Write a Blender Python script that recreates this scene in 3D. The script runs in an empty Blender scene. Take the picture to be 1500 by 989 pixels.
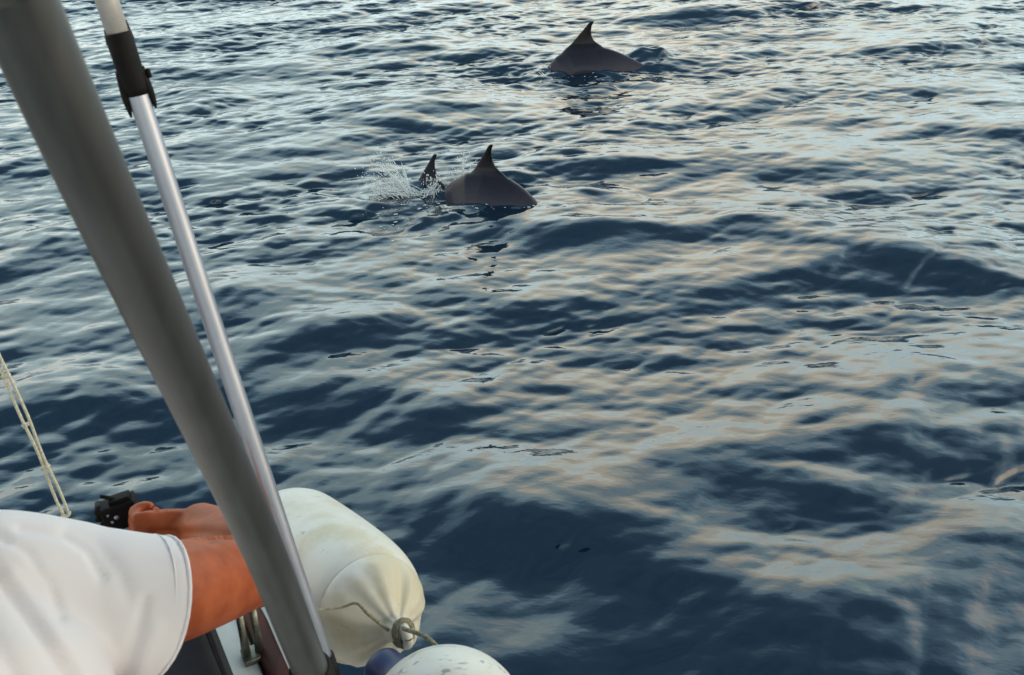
import bpy, bmesh, math, random
import numpy as np
from mathutils import Vector, Matrix

sc = bpy.context.scene
C = sc.collection
R = math.radians

# ------------------------------------------------------------------ camera
CAM = Vector((0.0, 0.0, 3.0))
PITCH = 30.0
FPX = 1500.0
cd = bpy.data.cameras.new('camera')
cd.sensor_width = 36.0
cd.lens = 36.0 * FPX / 1500.0
cd.clip_start = 0.05
cd.clip_end = 20000.0
cd.dof.use_dof = True
cd.dof.focus_distance = 5.5
cd.dof.aperture_fstop = 17.0
cam = bpy.data.objects.new('camera', cd)
C.objects.link(cam)
cam.location = CAM
cam.rotation_euler = (R(90 - PITCH), 0, 0)
sc.camera = cam


def ray(px, py):
    """direction through a point of the photograph (1500 x 989)"""
    u = (px - 750.0) / FPX
    v = (494.5 - py) / FPX
    c, s = math.cos(R(PITCH)), math.sin(R(PITCH))
    return Vector((u, c + v * s, -s + v * c))


def at(px, py, d):
    """the point d metres away along the optical axis"""
    return CAM + ray(px, py) * d


def on_z(px, py, z=0.0):
    r = ray(px, py)
    return CAM + r * ((z - CAM.z) / r.z)


# ------------------------------------------------------------------ sky, sun, exposure
SUN_EL, SUN_AZ = 11.0, 98.0            # degrees; azimuth to the right of the view
w = bpy.data.worlds.new('World')
sc.world = w
w.use_nodes = True
nt = w.node_tree
nt.nodes.clear()


def N(tree, kind, **kw):
    n = tree.nodes.new(kind)
    for k, v in kw.items():
        if k in n.inputs:
            n.inputs[k].default_value = v
        else:
            setattr(n, k, v)
    return n


def ramp(tree, stops, interp='EASE'):
    n = tree.nodes.new('ShaderNodeValToRGB')
    n.color_ramp.interpolation = interp
    el = n.color_ramp.elements
    while len(el) < len(stops):
        el.new(0.5)
    for e, (p, c) in zip(el, stops):
        e.position = p
        e.color = c if len(c) == 4 else (*c, 1)
    return n


sky = N(nt, 'ShaderNodeTexSky', sky_type='NISHITA', sun_disc=False, sun_elevation=R(SUN_EL), sun_rotation=R(SUN_AZ),
        air_density=1.0, dust_density=1.5, ozone_density=1.5)
bg_sky = N(nt, 'ShaderNodeBackground', Strength=0.05)
nt.links.new(sky.outputs[0], bg_sky.inputs['Color'])
# evening cloud: a broad bank, pale near the horizon, peach above, open blue overhead
tc = N(nt, 'ShaderNodeTexCoord')
sep = N(nt, 'ShaderNodeSeparateXYZ')
nt.links.new(tc.outputs['Generated'], sep.inputs[0])
tint = ramp(nt, [(0.0, (0.66, 0.81, 0.84)), (0.22, (0.67, 0.85, 0.86)), (0.45, (0.66, 0.84, 0.82)),
                 (0.66, (0.42, 0.66, 0.80)), (0.85, (0.30, 0.48, 0.68)), (1.0, (0.24, 0.40, 0.62))], 'LINEAR')
peach = ramp(nt, [(0.0, (0.74, 0.78, 0.76)), (0.20, (0.96, 0.92, 0.74)), (0.40, (1.0, 0.86, 0.62)), (0.55, (0.80, 0.78, 0.72)), (0.63, (0.46, 0.66, 0.78)), (1.0, (0.24, 0.40, 0.62))], 'LINEAR')
nt.links.new(sep.outputs['Z'], peach.inputs[0])
nt.links.new(sep.outputs['Z'], tint.inputs[0])
mp = N(nt, 'ShaderNodeMapping')
mp.inputs['Scale'].default_value = (1.0, 1.0, 2.6)
mp.inputs['Location'].default_value = (1.3, 0.4, 0.0)
nt.links.new(tc.outputs['Generated'], mp.inputs[0])
nz = N(nt, 'ShaderNodeTexNoise', Scale=2.6, Detail=4.0, Roughness=0.5, Distortion=0.4)
nt.links.new(mp.outputs[0], nz.inputs['Vector'])
# cloud cover thins out with height
cov = ramp(nt, [(0.0, (0.86,) * 3), (0.25, (0.94,) * 3), (0.45, (0.94,) * 3), (0.58, (0.84,) * 3), (0.70, (0.46,) * 3), (0.83, (0.22,) * 3)], 'EASE')
nt.links.new(sep.outputs['Z'], cov.inputs[0])
nm = N(nt, 'ShaderNodeMapRange')
for k, v in (('From Min', 0.3), ('From Max', 0.7), ('To Min', 0.68), ('To Max', 1.10)):
    nm.inputs[k].default_value = v
nt.links.new(nz.outputs[0], nm.inputs['Value'])
mul = N(nt, 'ShaderNodeMath', operation='MULTIPLY')
nt.links.new(cov.outputs[0], mul.inputs[0])
nt.links.new(nm.outputs[0], mul.inputs[1])
mul2 = N(nt, 'ShaderNodeMath', operation='MULTIPLY')
mul2.inputs[1].default_value = 2.7
nt.links.new(mul.outputs[0], mul2.inputs[0])
bg_cloud = N(nt, 'ShaderNodeBackground')
nz2 = N(nt, 'ShaderNodeTexNoise', Scale=1.5, Detail=1.5, Roughness=0.4, Distortion=0.2)
nt.links.new(mp.outputs[0], nz2.inputs['Vector'])
pm = N(nt, 'ShaderNodeMapRange')
for k, v in (('From Min', 0.36), ('From Max', 0.58)):
    pm.inputs[k].default_value = v
nt.links.new(nz2.outputs[0], pm.inputs['Value'])
mixc = N(nt, 'ShaderNodeMix', data_type='RGBA')
nt.links.new(pm.outputs[0], mixc.inputs[0])
nt.links.new(tint.outputs[0], mixc.inputs[6])
nt.links.new(peach.outputs[0], mixc.inputs[7])
nt.links.new(mixc.outputs[2], bg_cloud.inputs['Color'])
nt.links.new(mul2.outputs[0], bg_cloud.inputs['Strength'])
adds = N(nt, 'ShaderNodeAddShader')
nt.links.new(bg_sky.outputs[0], adds.inputs[0])
nt.links.new(bg_cloud.outputs[0], adds.inputs[1])
wo = N(nt, 'ShaderNodeOutputWorld')
nt.links.new(adds.outputs[0], wo.inputs['Surface'])

sl = bpy.data.lights.new('sun', 'SUN')
sl.energy = 0.5
sl.angle = R(45)
sl.color = (1.0, 0.80, 0.62)
sun = bpy.data.objects.new('sun', sl)
C.objects.link(sun)
sd = Vector((math.sin(R(SUN_AZ)) * math.cos(R(SUN_EL)), math.cos(R(SUN_AZ)) * math.cos(R(SUN_EL)), math.sin(R(SUN_EL))))
sun.rotation_euler = (-sd).to_track_quat('-Z', 'Y').to_euler()

sc.view_settings.view_transform = 'Standard'
sc.view_settings.look = 'None'
sc.view_settings.exposure = 0.0
sc.view_settings.gamma = 1.0
sc.view_settings.use_curve_mapping = False
sc.cycles.use_denoising = True
sc.cycles.max_bounces = 6

# ------------------------------------------------------------------ materials
def mat(name, color=(0.5, 0.5, 0.5), rough=0.5, metallic=0.0, **kw):
    m = bpy.data.materials.new(name)
    m.use_nodes = True
    b = m.node_tree.nodes['Principled BSDF']
    b.inputs['Base Color'].default_value = (*color, 1)
    b.inputs['Roughness'].default_value = rough
    b.inputs['Metallic'].default_value = metallic
    for k, v in kw.items():
        b.inputs[k.replace('_', ' ')].default_value = v
    return m, m.node_tree, b


def m_water():
    m, t, b = mat('sea_water', (0.003, 0.015, 0.030), 0.065, IOR=1.66)
    g = N(t, 'ShaderNodeNewGeometry')
    mp = N(t, 'ShaderNodeMapping')
    mp.inputs['Rotation'].default_value = (0, 0, R(25))
    mp.inputs['Scale'].default_value = (0.55, 1.0, 1.0)
    t.links.new(g.outputs['Position'], mp.inputs[0])
    n1 = N(t, 'ShaderNodeTexNoise', Scale=9.0, Detail=3.0, Roughness=0.5, Distortion=0.15)
    t.links.new(mp.outputs[0], n1.inputs['Vector'])
    bp = N(t, 'ShaderNodeBump', Strength=1.0, Distance=0.0048)
    t.links.new(n1.outputs[0], bp.inputs['Height'])
    t.links.new(bp.outputs[0], b.inputs['Normal'])
    return m


M_WATER = m_water()

# ------------------------------------------------------------------ the sea
TILE, NG = 18.0, 1024
X0, Y0 = -9.0, -1.5


def sea_field():
    rng = np.random.default_rng(11)
    k1 = 2 * np.pi * np.fft.fftfreq(NG, TILE / NG)
    kx, ky = np.meshgrid(k1, k1, indexing='xy')
    k = np.hypot(kx, ky)
    k[0, 0] = 1e-6

    def system(lam, ang, spread, lo, hi, power):
        th = np.arctan2(ky, kx) - ang
        d = np.abs(np.cos(th)) ** spread
        kp = 2 * np.pi / lam
        p = np.exp(-0.6 * (kp / k) ** 2) * k ** (-power) * d
        p *= np.exp(-(k * hi / (2 * np.pi)) ** 2) * (k < 2 * np.pi / lo * 50)
        p[0, 0] = 0
        z = (rng.standard_normal((NG, NG)) + 1j * rng.standard_normal((NG, NG))) * p
        h = np.fft.ifft2(z)
        return z, np.real(h)

    # patches where the short waves are strong or nearly absent
    z, m = system(2.6, R(110), 0.6, 1.0, 1.6, 2.2)
    mask = np.clip(0.88 + 0.30 * m / m.std(), 0.5, 1.5)
    H = np.zeros((NG, NG))
    # (peak wavelength, crest-normal angle, spreading, small cut-off, decay, rms slope, patchy)
    for lam, ang, sp, cut, pw, sl, pat in ((2.2, 112, 4, 0.35, 2.6, 0.060, 0), (0.85, 118, 2.2, 0.12, 2.4, 0.092, 0),
                                           (0.40, 110, 1.4, 0.05, 2.25, 0.118, 1), (1.5, 65, 4, 0.2, 2.6, 0.045, 0),
                                           (0.17, 104, 2, 0.035, 2.2, 0.062, 1)):
        z, h = system(lam, R(ang), sp, 1.0, cut, pw)
        Z = np.fft.fft2(h)
        gx = np.real(np.fft.ifft2(1j * kx * Z))
        gy = np.real(np.fft.ifft2(1j * ky * Z))
        h = h * (sl / np.sqrt((gx ** 2 + gy ** 2).mean()))
        H += h * mask if pat else h
    h = H
    Z = np.fft.fft2(h)
    ch = 0.7
    dx = np.real(np.fft.ifft2(-1j * kx / k * Z)) * ch
    dy = np.real(np.fft.ifft2(-1j * ky / k * Z)) * ch
    return h, dx, dy


def add_bump(e, x, y, cx, cy, sx, sy, a, rot=0.0):
    """add a ridge to the height field e, only where it matters (x, y: tensor grid)"""
    rad = 2.8 * max(sx, 2 * sy)
    i0, i1 = np.searchsorted(x[0], (cx - rad, cx + rad))
    j0, j1 = np.searchsorted(y[:, 0], (cy - rad, cy + rad))
    if i0 == i1 or j0 == j1:
        return
    xx, yy = x[j0:j1, i0:i1] - cx, y[j0:j1, i0:i1] - cy
    c, s = math.cos(rot), math.sin(rot)
    u = xx * c + yy * s
    v = -xx * s + yy * c
    v = np.where(v > 0, v * 0.5, v)          # steep towards the boat, long behind
    e[j0:j1, i0:i1] += a * np.exp(-(u / sx) ** 2 - (v / sy) ** 2)


# individual larger waves: (px, py of the crest, half-length, half-thickness, height, crest direction)
SWELLS = [
    (630, 160, 0.85, 0.34, 0.13, 20), (500, 205, 0.5, 0.25, 0.06, 20), (850, 242, 0.7, 0.26, 0.09, 5),
    (880, 338, 0.75, 0.26, 0.13, 0), (1110, 328, 0.4, 0.2, 0.09, 0), (1240, 365, 0.6, 0.26, 0.11, -20),
    (1420, 395, 0.6, 0.28, 0.12, -15), (60, 345, 0.5, 0.25, 0.08, 5), (490, 490, 0.5, 0.22, 0.08, 12),
    (340, 430, 0.3, 0.18, 0.07, 0), (90, 595, 0.55, 0.22, 0.09, 5), 
    (1300, 636, 0.5, 0.15, 0.06, 0), (1040, 700, 0.65, 0.18, 0.085, -6), (640, 600, 0.3, 0.16, 0.05, 10),
    (720, 735, 0.42, 0.22, 0.075, -25), (930, 820, 0.55, 0.20, 0.078, -24), (1310, 872, 0.5, 0.23, 0.095, 18),
    (1120, 920, 0.5, 0.2, 0.07, 20), (1480, 800, 0.4, 0.22, 0.09, 25), (1390, 68, 1.2, 0.3, 0.12, 22),
    (1480, 195, 0.5, 0.25, 0.10, -10), (290, 150, 0.5, 0.3, 0.10, 25), (560, 70, 1.0, 0.3, 0.10, 15),
    (1080, 20, 1.3, 0.35, 0.10, 10),
]


def extra(x, y):
    e = np.zeros_like(x)
    for px, py, sx, sy, a, rot in SWELLS:
        p = on_z(px, py)
        add_bump(e, x, y, p.x, p.y, sx, sy, a * 0.78, R(rot))
    # disturbed water round the dolphins
    rnd = random.Random(21)
    for px, py, n, rx, ry in ((600, 275, 16, 0.42, 0.4), (760, 290, 16, 0.55, 0.4), (850, 104, 22, 0.7, 0.5), (945, 82, 12, 0.3, 0.3)):
        p = on_z(px, py)
        for _ in range(n):
            q = rnd.uniform(0.06, 0.15)
            add_bump(e, x, y, p.x + rnd.gauss(0, rx), p.y + rnd.gauss(0, ry), q * rnd.uniform(1, 2.2), q * 0.6,
                      rnd.uniform(-0.03, 0.03), rnd.uniform(-0.4, 0.6))
    for px, py, n, rx, ry in ((608, 292, 26, 0.22, 0.28), (560, 285, 10, 0.2, 0.2), (850, 112, 12, 0.4, 0.2), (960, 84, 8, 0.25, 0.15), (740, 315, 8, 0.4, 0.06)):
        p = on_z(px, py)
        for _ in range(n):                     # short sharp ridges
            add_bump(e, x, y, p.x + rnd.gauss(0, rx), p.y + rnd.gauss(0, ry), rnd.uniform(0.06, 0.2), rnd.uniform(0.022, 0.045),
                      rnd.uniform(-0.025, 0.032), rnd.uniform(-0.7, 0.9))
    p = on_z(722, 306)                         # water lapping along the near flank
    add_bump(e, x, y, p.x, p.y, 0.40, 0.05, 0.022, -0.05)
    p = on_z(860, 106)
    add_bump(e, x, y, p.x, p.y, 0.45, 0.06, 0.025, 0.05)
    p = on_z(936, 86)                          # the hump of water over the tail
    add_bump(e, x, y, p.x, p.y, 0.19, 0.12, 0.10)
    add_bump(e, x, y, p.x + 0.24, p.y, 0.09, 0.08, 0.035)
    return e


def build_water():
    h, dx, dy = sea_field()
    st = TILE / NG
    core_x = X0 + np.arange(NG) * st
    core_y = Y0 + np.arange(NG) * st
    g = [st]
    while sum(g) < 9000:
        g.append(g[-1] * 1.10)
    g = np.cumsum(g)
    xs = np.concatenate([core_x[0] - g[::-1], core_x, core_x[-1] + g])
    ys = np.concatenate([core_y[0] - g[::-1], core_y, core_y[-1] + g])

    def sample(f, ax, ay):
        ix = np.mod((ax - X0) / st, NG)
        iy = np.mod((ay - Y0) / st, NG)
        i0 = np.floor(ix).astype(int) % NG
        j0 = np.floor(iy).astype(int) % NG
        fx = (ix - np.floor(ix))[None, :]
        fy = (iy - np.floor(iy))[:, None]
        i1, j1 = (i0 + 1) % NG, (j0 + 1) % NG
        return (f[np.ix_(j0, i0)] * (1 - fx) * (1 - fy) + f[np.ix_(j0, i1)] * fx * (1 - fy)
                + f[np.ix_(j1, i0)] * (1 - fx) * fy + f[np.ix_(j1, i1)] * fx * fy)

    global HF
    HF = lambda px, py: float(sample(h, np.array([px]), np.array([py]))[0, 0] + extra(np.array([[px]]), np.array([[py]]))[0, 0])
    X, Y = np.meshgrid(xs, ys, indexing='xy')
    dist = np.maximum(np.maximum(np.abs(X) - 9, 0), np.maximum(np.maximum(Y - 16.5, -1.5 - Y), 0))
    fade = np.exp(-dist / 60.0)
    hh = sample(h, xs, ys) * fade
    # the waves run towards the boat: their faces lean forward, their backs are long
    co = np.stack([X + sample(dx, xs, ys) * fade + 0.35 * hh, Y + sample(dy, xs, ys) * fade - 1.0 * hh,
                   hh + extra(X, Y)], -1).reshape(-1, 3).astype(np.float32)
    nx, ny = len(xs), len(ys)
    g_ = co.reshape(ny, nx, 3)[:, :, 1]
    j_ = (np.diff(g_, axis=0) < 0)
    print('folded cells', int(j_.sum()))
    idx = np.arange(nx * ny).reshape(ny, nx)
    quads = np.stack([idx[:-1, :-1], idx[:-1, 1:], idx[1:, 1:], idx[1:, :-1]], -1).reshape(-1, 4)
    me = bpy.data.meshes.new('water')
    me.vertices.add(len(co))
    me.vertices.foreach_set('co', co.ravel())
    me.loops.add(quads.size)
    me.loops.foreach_set('vertex_index', quads.ravel().astype(np.int32))
    me.polygons.add(len(quads))
    me.polygons.foreach_set('loop_start', (np.arange(len(quads)) * 4).astype(np.int32))
    me.polygons.foreach_set('use_smooth', np.ones(len(quads), bool))
    me.update()
    me.materials.append(M_WATER)
    o = bpy.data.objects.new('water', me)
    C.objects.link(o)
    o['kind'] = 'structure'
    o['label'] = 'choppy dark blue sea reflecting a pale evening sky'
    print('sea rms', h.std(), 'slope', np.sqrt((np.gradient(h, st)[0] ** 2).mean()), np.sqrt((np.gradient(h, st)[1] ** 2).mean()))
    return o



# ------------------------------------------------------------------ mesh helpers
def wloc(o):
    v = Vector((0, 0, 0))
    while o is not None:
        v += o.location
        o = o.parent
    return v


def thing(name, loc, label, cat, group=None):
    o = bpy.data.objects.new(name, None)
    o.empty_display_size = 0.1
    C.objects.link(o)
    o.location = loc
    o['label'] = label
    o['category'] = cat
    if group:
        o['group'] = group
    return o


def link(name, me, m, parent=None, origin=None, smooth=True):
    """mesh in world coordinates -> object, relative to its parent"""
    base = wloc(parent) if parent else Vector((0, 0, 0))
    org = Vector(origin) if origin is not None else base
    n = len(me.vertices)
    co = np.empty(n * 3, np.float32)
    me.vertices.foreach_get('co', co)
    co = co.reshape(-1, 3) - np.array(org, np.float32)
    me.vertices.foreach_set('co', co.ravel())
    if smooth:
        me.polygons.foreach_set('use_smooth', np.ones(len(me.polygons), bool))
    me.materials.clear()
    me.materials.append(m)
    me.update()
    me.name = name
    o = bpy.data.objects.new(name, me)
    C.objects.link(o)
    if parent:
        o.parent = parent
    o.location = org - base
    return o


def mesh(verts, faces):
    me = bpy.data.meshes.new('m')
    me.from_pydata([tuple(v) for v in verts], [], faces)
    me.update()
    return me


class MB:
    """collects lofts, tubes and boxes of ONE part"""
    def __init__(self):
        self.v, self.f = [], []

    def add(self, v, f):
        b = len(self.v)
        self.v += [Vector(p) for p in v]
        self.f += [tuple(i + b for i in q) for q in f]
        return self

    def loft(self, rings, closed=True, caps=True):
        n = len(rings[0])
        v = [p for r in rings for p in r]
        f = []
        for i in range(len(rings) - 1):
            for j in range(n if closed else n - 1):
                k = (j + 1) % n
                f.append((i * n + j, i * n + k, (i + 1) * n + k, (i + 1) * n + j))
        if caps and closed:
            f.append(tuple(reversed(range(n))))
            f.append(tuple(range((len(rings) - 1) * n, len(rings) * n)))
        return self.add(v, f)

    def tube(self, pts, rad, n=16, up=None, squash=1.0, caps=True):
        pts = [Vector(p) for p in pts]
        if not isinstance(rad, (list, tuple)):
            rad = [rad] * len(pts)
        rings = []
        t0 = (pts[1] - pts[0]).normalized()
        a = Vector(up) if up else (Vector((0, 0, 1)) if abs(t0.z) < 0.9 else Vector((1, 0, 0)))
        a = (a - t0 * a.dot(t0)).normalized()
        for i, p in enumerate(pts):
            t = (pts[min(i + 1, len(pts) - 1)] - pts[max(i - 1, 0)]).normalized()
            a = (a - t * a.dot(t)).normalized()
            b = t.cross(a)
            r = rad[i]
            rings.append([p + a * (math.cos(q) * r) + b * (math.sin(q) * r * squash)
                          for q in (2 * math.pi * j / n for j in range(n))])
        return self.loft(rings, caps=caps)

    def box(self, c, ax, ay, az, bev=0.0):
        """box from centre and three half-axis vectors, edges chamfered by bev"""
        c, ax, ay, az = Vector(c), Vector(ax), Vector(ay), Vector(az)
        bm = bmesh.new()
        bmesh.ops.create_cube(bm, size=2)
        if bev:
            L = (ax.length, ay.length, az.length)
            for v in bm.verts:
                v.co = Vector((v.co.x * L[0], v.co.y * L[1], v.co.z * L[2]))
            bmesh.ops.bevel(bm, geom=bm.edges[:], offset=bev, segments=3, affect='EDGES', profile=0.6)
            for v in bm.verts:
                v.co = Vector((v.co.x / L[0], v.co.y / L[1], v.co.z / L[2]))
        bm.verts.ensure_lookup_table()
        bm.verts.index_update()
        self.add([c + ax * v.co.x + ay * v.co.y + az * v.co.z for v in bm.verts], [tuple(v.index for v in f.verts) for f in bm.faces])
        bm.free()
        return self

    def ball(self, c, rx, ry=None, rz=None, n=12, M=None):
        ry, rz = ry or rx, rz or rx
        M = M or Matrix.Identity(3)
        rings = []
        for i in range(1, n):
            th = math.pi * i / n
            rings.append([Vector(c) + M @ Vector((rx * math.sin(th) * math.cos(q), ry * math.sin(th) * math.sin(q), rz * math.cos(th)))
                          for q in (2 * math.pi * j / (2 * n) for j in range(2 * n))])
        return self.loft(rings)

    def mesh(self):
        me = mesh(self.v, self.f)
        bm = bmesh.new()
        bm.from_mesh(me)
        bmesh.ops.recalc_face_normals(bm, faces=bm.faces)
        bm.to_mesh(me)
        bm.free()
        return me

    def build(self, name, m, parent=None, origin=None, smooth=True):
        return link(name, self.mesh(), m, parent, origin, smooth)


def cr(pts, n=8):
    """Catmull-Rom through points (any dimension, as lists)"""
    P = [np.array(p, float) for p in pts]
    P = [2 * P[0] - P[1]] + P + [2 * P[-1] - P[-2]]
    out = []
    for i in range(1, len(P) - 2):
        for j in range(n):
            t = j / n
            a, b, c, d = P[i - 1:i + 3]
            out.append(0.5 * (2 * b + (c - a) * t + (2 * a - 5 * b + 4 * c - d) * t * t + (3 * b - a - 3 * c + d) * t ** 3))
    out.append(P[-2])
    return out


def vtube(mb, pts, rads, n=16, k=8, **kw):
    q = cr([list(p) + [r] for p, r in zip(pts, rads)], k)
    return mb.tube([Vector(x[:3]) for x in q], [float(x[3]) for x in q], n, **kw)


def remesh(mb, voxel, smooth=6, factor=0.5, sub=0):
    me = mb.mesh()
    o = bpy.data.objects.new('tmp', me)
    C.objects.link(o)
    r = o.modifiers.new('r', 'REMESH')
    r.mode = 'VOXEL'
    r.voxel_size = voxel
    if smooth:
        s_ = o.modifiers.new('s', 'SMOOTH')
        s_.factor = factor
        s_.iterations = smooth
    if sub:
        o.modifiers.new('d', 'DECIMATE').ratio = sub
    dg = bpy.context.evaluated_depsgraph_get()
    dg.update()
    out = bpy.data.meshes.new_from_object(o.evaluated_get(dg))
    bpy.data.objects.remove(o)
    bpy.data.meshes.remove(me)
    return out


def fold_mesh(me, folds):
    """press grooves (negative) and ridges into the camera-facing side of a mesh along polylines"""
    cs_, ss_ = math.cos(R(PITCH)), math.sin(R(PITCH))
    n = len(me.vertices)
    co = np.empty(n * 3, np.float32)
    me.vertices.foreach_get('co', co)
    co = co.reshape(-1, 3).astype(float)
    no = np.empty(n * 3, np.float32)
    me.vertex_normals.foreach_get('vector', no)
    no = no.reshape(-1, 3).astype(float)
    d = co - np.array(CAM)
    dep = np.maximum(d[:, 1] * cs_ - d[:, 2] * ss_, 0.05)
    px = 750 + 1500 * d[:, 0] / dep
    py = 494.5 - 1500 * (d[:, 1] * ss_ + d[:, 2] * cs_) / dep
    ok = (dep > 0.3) & (px > -80) & (px < 420) & ((no * d).sum(1) < 0)
    for pl, sg, am in folds:
        best = np.full(n, 1e9)
        for (x0, y0), (x1, y1) in zip(pl[:-1], pl[1:]):
            ux, uy = x1 - x0, y1 - y0
            t = np.clip(((px - x0) * ux + (py - y0) * uy) / (ux * ux + uy * uy), 0, 1)
            best = np.minimum(best, np.hypot(px - x0 - t * ux, py - y0 - t * uy))
        co += no * (np.where(ok, am * np.exp(-(best / sg) ** 2), 0))[:, None]
    me.vertices.foreach_set('co', co.astype(np.float32).ravel())
    me.update()


def noise_color(m_tuple, c1, c2, scale, detail=4, lo=0.35, hi=0.65, bump=0.0, bdist=0.002, stretch=(1, 1, 1), coord='Object', rough=None):
    m, t, b = m_tuple
    co = N(t, 'ShaderNodeTexCoord')
    mp = N(t, 'ShaderNodeMapping')
    mp.inputs['Scale'].default_value = stretch
    t.links.new(co.outputs[coord], mp.inputs[0])
    n1 = N(t, 'ShaderNodeTexNoise', Scale=scale, Detail=float(detail), Roughness=0.6)
    t.links.new(mp.outputs[0], n1.inputs['Vector'])
    rp = ramp(t, [(lo, c1), (hi, c2)])
    t.links.new(n1.outputs[0], rp.inputs[0])
    t.links.new(rp.outputs[0], b.inputs['Base Color'])
    if bump:
        bp = N(t, 'ShaderNodeBump', Strength=bump, Distance=bdist)
        t.links.new(n1.outputs[0], bp.inputs['Height'])
        t.links.new(bp.outputs[0], b.inputs['Normal'])
    if rough:
        mr = N(t, 'ShaderNodeMapRange')
        mr.inputs['To Min'].default_value, mr.inputs['To Max'].default_value = rough
        t.links.new(n1.outputs[0], mr.inputs['Value'])
        t.links.new(mr.outputs[0], b.inputs['Roughness'])
    return m


M_POLE = noise_color(mat('grey_tube', rough=0.45, metallic=0.75), (0.112, 0.116, 0.118), (0.132, 0.137, 0.140), 45, stretch=(1, 1, 0.04), rough=(0.40, 0.48))
M_ALU = noise_color(mat('anodised_aluminium', rough=0.38, metallic=0.8), (0.33, 0.36, 0.43), (0.41, 0.44, 0.52), 40, stretch=(1, 1, 0.08), rough=(0.34, 0.44))
M_ALU2 = noise_color(mat('painted_aluminium', rough=0.45, metallic=0.2), (0.42, 0.41, 0.40), (0.50, 0.49, 0.48), 40, rough=(0.4, 0.55))
M_BLACK = noise_color(mat('black_plastic', rough=0.65, Specular_IOR_Level=0.2), (0.004, 0.004, 0.005), (0.009, 0.008, 0.008), 60, bump=0.2)
M_GEL = noise_color(mat('white_gelcoat', rough=0.35), (0.66, 0.66, 0.60), (0.80, 0.80, 0.75), 9, rough=(0.3, 0.5))
M_WOOD = noise_color(mat('mahogany', rough=0.6, Specular_IOR_Level=0.3), (0.06, 0.016, 0.012), (0.12, 0.030, 0.022), 26, stretch=(1, 0.12, 1), bump=0.2)
M_STEEL = noise_color(mat('weathered_steel', rough=0.4, metallic=0.8), (0.16, 0.16, 0.13), (0.26, 0.26, 0.21), 50)
M_CUSH = noise_color(mat('navy_vinyl', rough=0.55, Specular_IOR_Level=0.2), (0.009, 0.010, 0.014), (0.014, 0.016, 0.022), 12, bump=0.1)
M_ROPE = noise_color(mat('cream_rope', rough=0.8), (0.45, 0.44, 0.34), (0.66, 0.65, 0.52), 300, bump=0.4)
M_ROPE2 = noise_color(mat('dirty_rope', rough=0.85), (0.12, 0.11, 0.07), (0.30, 0.28, 0.20), 260, bump=0.4)
M_SKIN = noise_color(mat('tanned_skin', rough=0.52, Specular_IOR_Level=0.3), (0.27, 0.056, 0.018), (0.40, 0.100, 0.036), 22, detail=6, lo=0.3, hi=0.7, bump=0.25, bdist=0.002)
M_HAIR = noise_color(mat('dark_hair', rough=0.5), (0.02, 0.014, 0.01), (0.05, 0.035, 0.025), 80, bump=0.5)
def m_dolphin():
    """dark wet skin: nearly black fin and cape, paler flank below, faint scratches"""
    m, t, b = mat('wet_dolphin_skin', (0.03, 0.03, 0.035), 0.4, IOR=1.33, Specular_IOR_Level=0.22, Coat_Weight=0.2, Coat_Roughness=0.12, Coat_IOR=1.33)
    co = N(t, 'ShaderNodeTexCoord')
    sp_ = N(t, 'ShaderNodeSeparateXYZ')
    t.links.new(co.outputs['Object'], sp_.inputs[0])
    n1 = N(t, 'ShaderNodeTexNoise', Scale=9.0, Detail=5.0, Roughness=0.65)
    t.links.new(co.outputs['Object'], n1.inputs['Vector'])
    ad = N(t, 'ShaderNodeMath', operation='MULTIPLY_ADD')
    ad.inputs[1].default_value = 0.16
    t.links.new(n1.outputs[0], ad.inputs[0])
    t.links.new(sp_.outputs['Z'], ad.inputs[2])
    r1 = ramp(t, [(0.06, (0.027, 0.026, 0.040)), (0.26, (0.014, 0.014, 0.021)), (0.42, (0.003, 0.003, 0.004))], 'LINEAR')
    t.links.new(ad.outputs[0], r1.inputs[0])
    t.links.new(r1.outputs[0], b.inputs['Base Color'])
    n2 = N(t, 'ShaderNodeTexNoise', Scale=26.0, Detail=3.0)
    mr = N(t, 'ShaderNodeMapRange')
    mr.inputs['To Min'].default_value, mr.inputs['To Max'].default_value = 0.22, 0.5
    t.links.new(co.outputs['Object'], n2.inputs['Vector'])
    t.links.new(n2.outputs[0], mr.inputs['Value'])
    t.links.new(mr.outputs[0], b.inputs['Roughness'])
    return m


M_DOLPH = m_dolphin()
M_BLUE = noise_color(mat('blue_vinyl', rough=0.45), (0.010, 0.026, 0.10), (0.018, 0.040, 0.14), 20)


def m_cloth():
    m, t, b = mat('white_cotton', (0.71, 0.675, 0.69), 0.9)
    co = N(t, 'ShaderNodeTexCoord')
    n1 = N(t, 'ShaderNodeTexNoise', Scale=9.0, Detail=3.0, Roughness=0.5, Distortion=0.8)
    t.links.new(co.outputs['Object'], n1.inputs['Vector'])
    n2 = N(t, 'ShaderNodeTexNoise', Scale=500.0, Detail=2.0)
    t.links.new(co.outputs['Object'], n2.inputs['Vector'])
    b1 = N(t, 'ShaderNodeBump', Strength=0.35, Distance=0.010)
    b2 = N(t, 'ShaderNodeBump', Strength=0.15, Distance=0.001)
    t.links.new(n1.outputs[0], b1.inputs['Height'])
    t.links.new(n2.outputs[0], b2.inputs['Height'])
    t.links.new(b1.outputs[0], b2.inputs['Normal'])
    t.links.new(b2.outputs[0], b.inputs['Normal'])
    return m


M_CLOTH = m_cloth()


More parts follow.
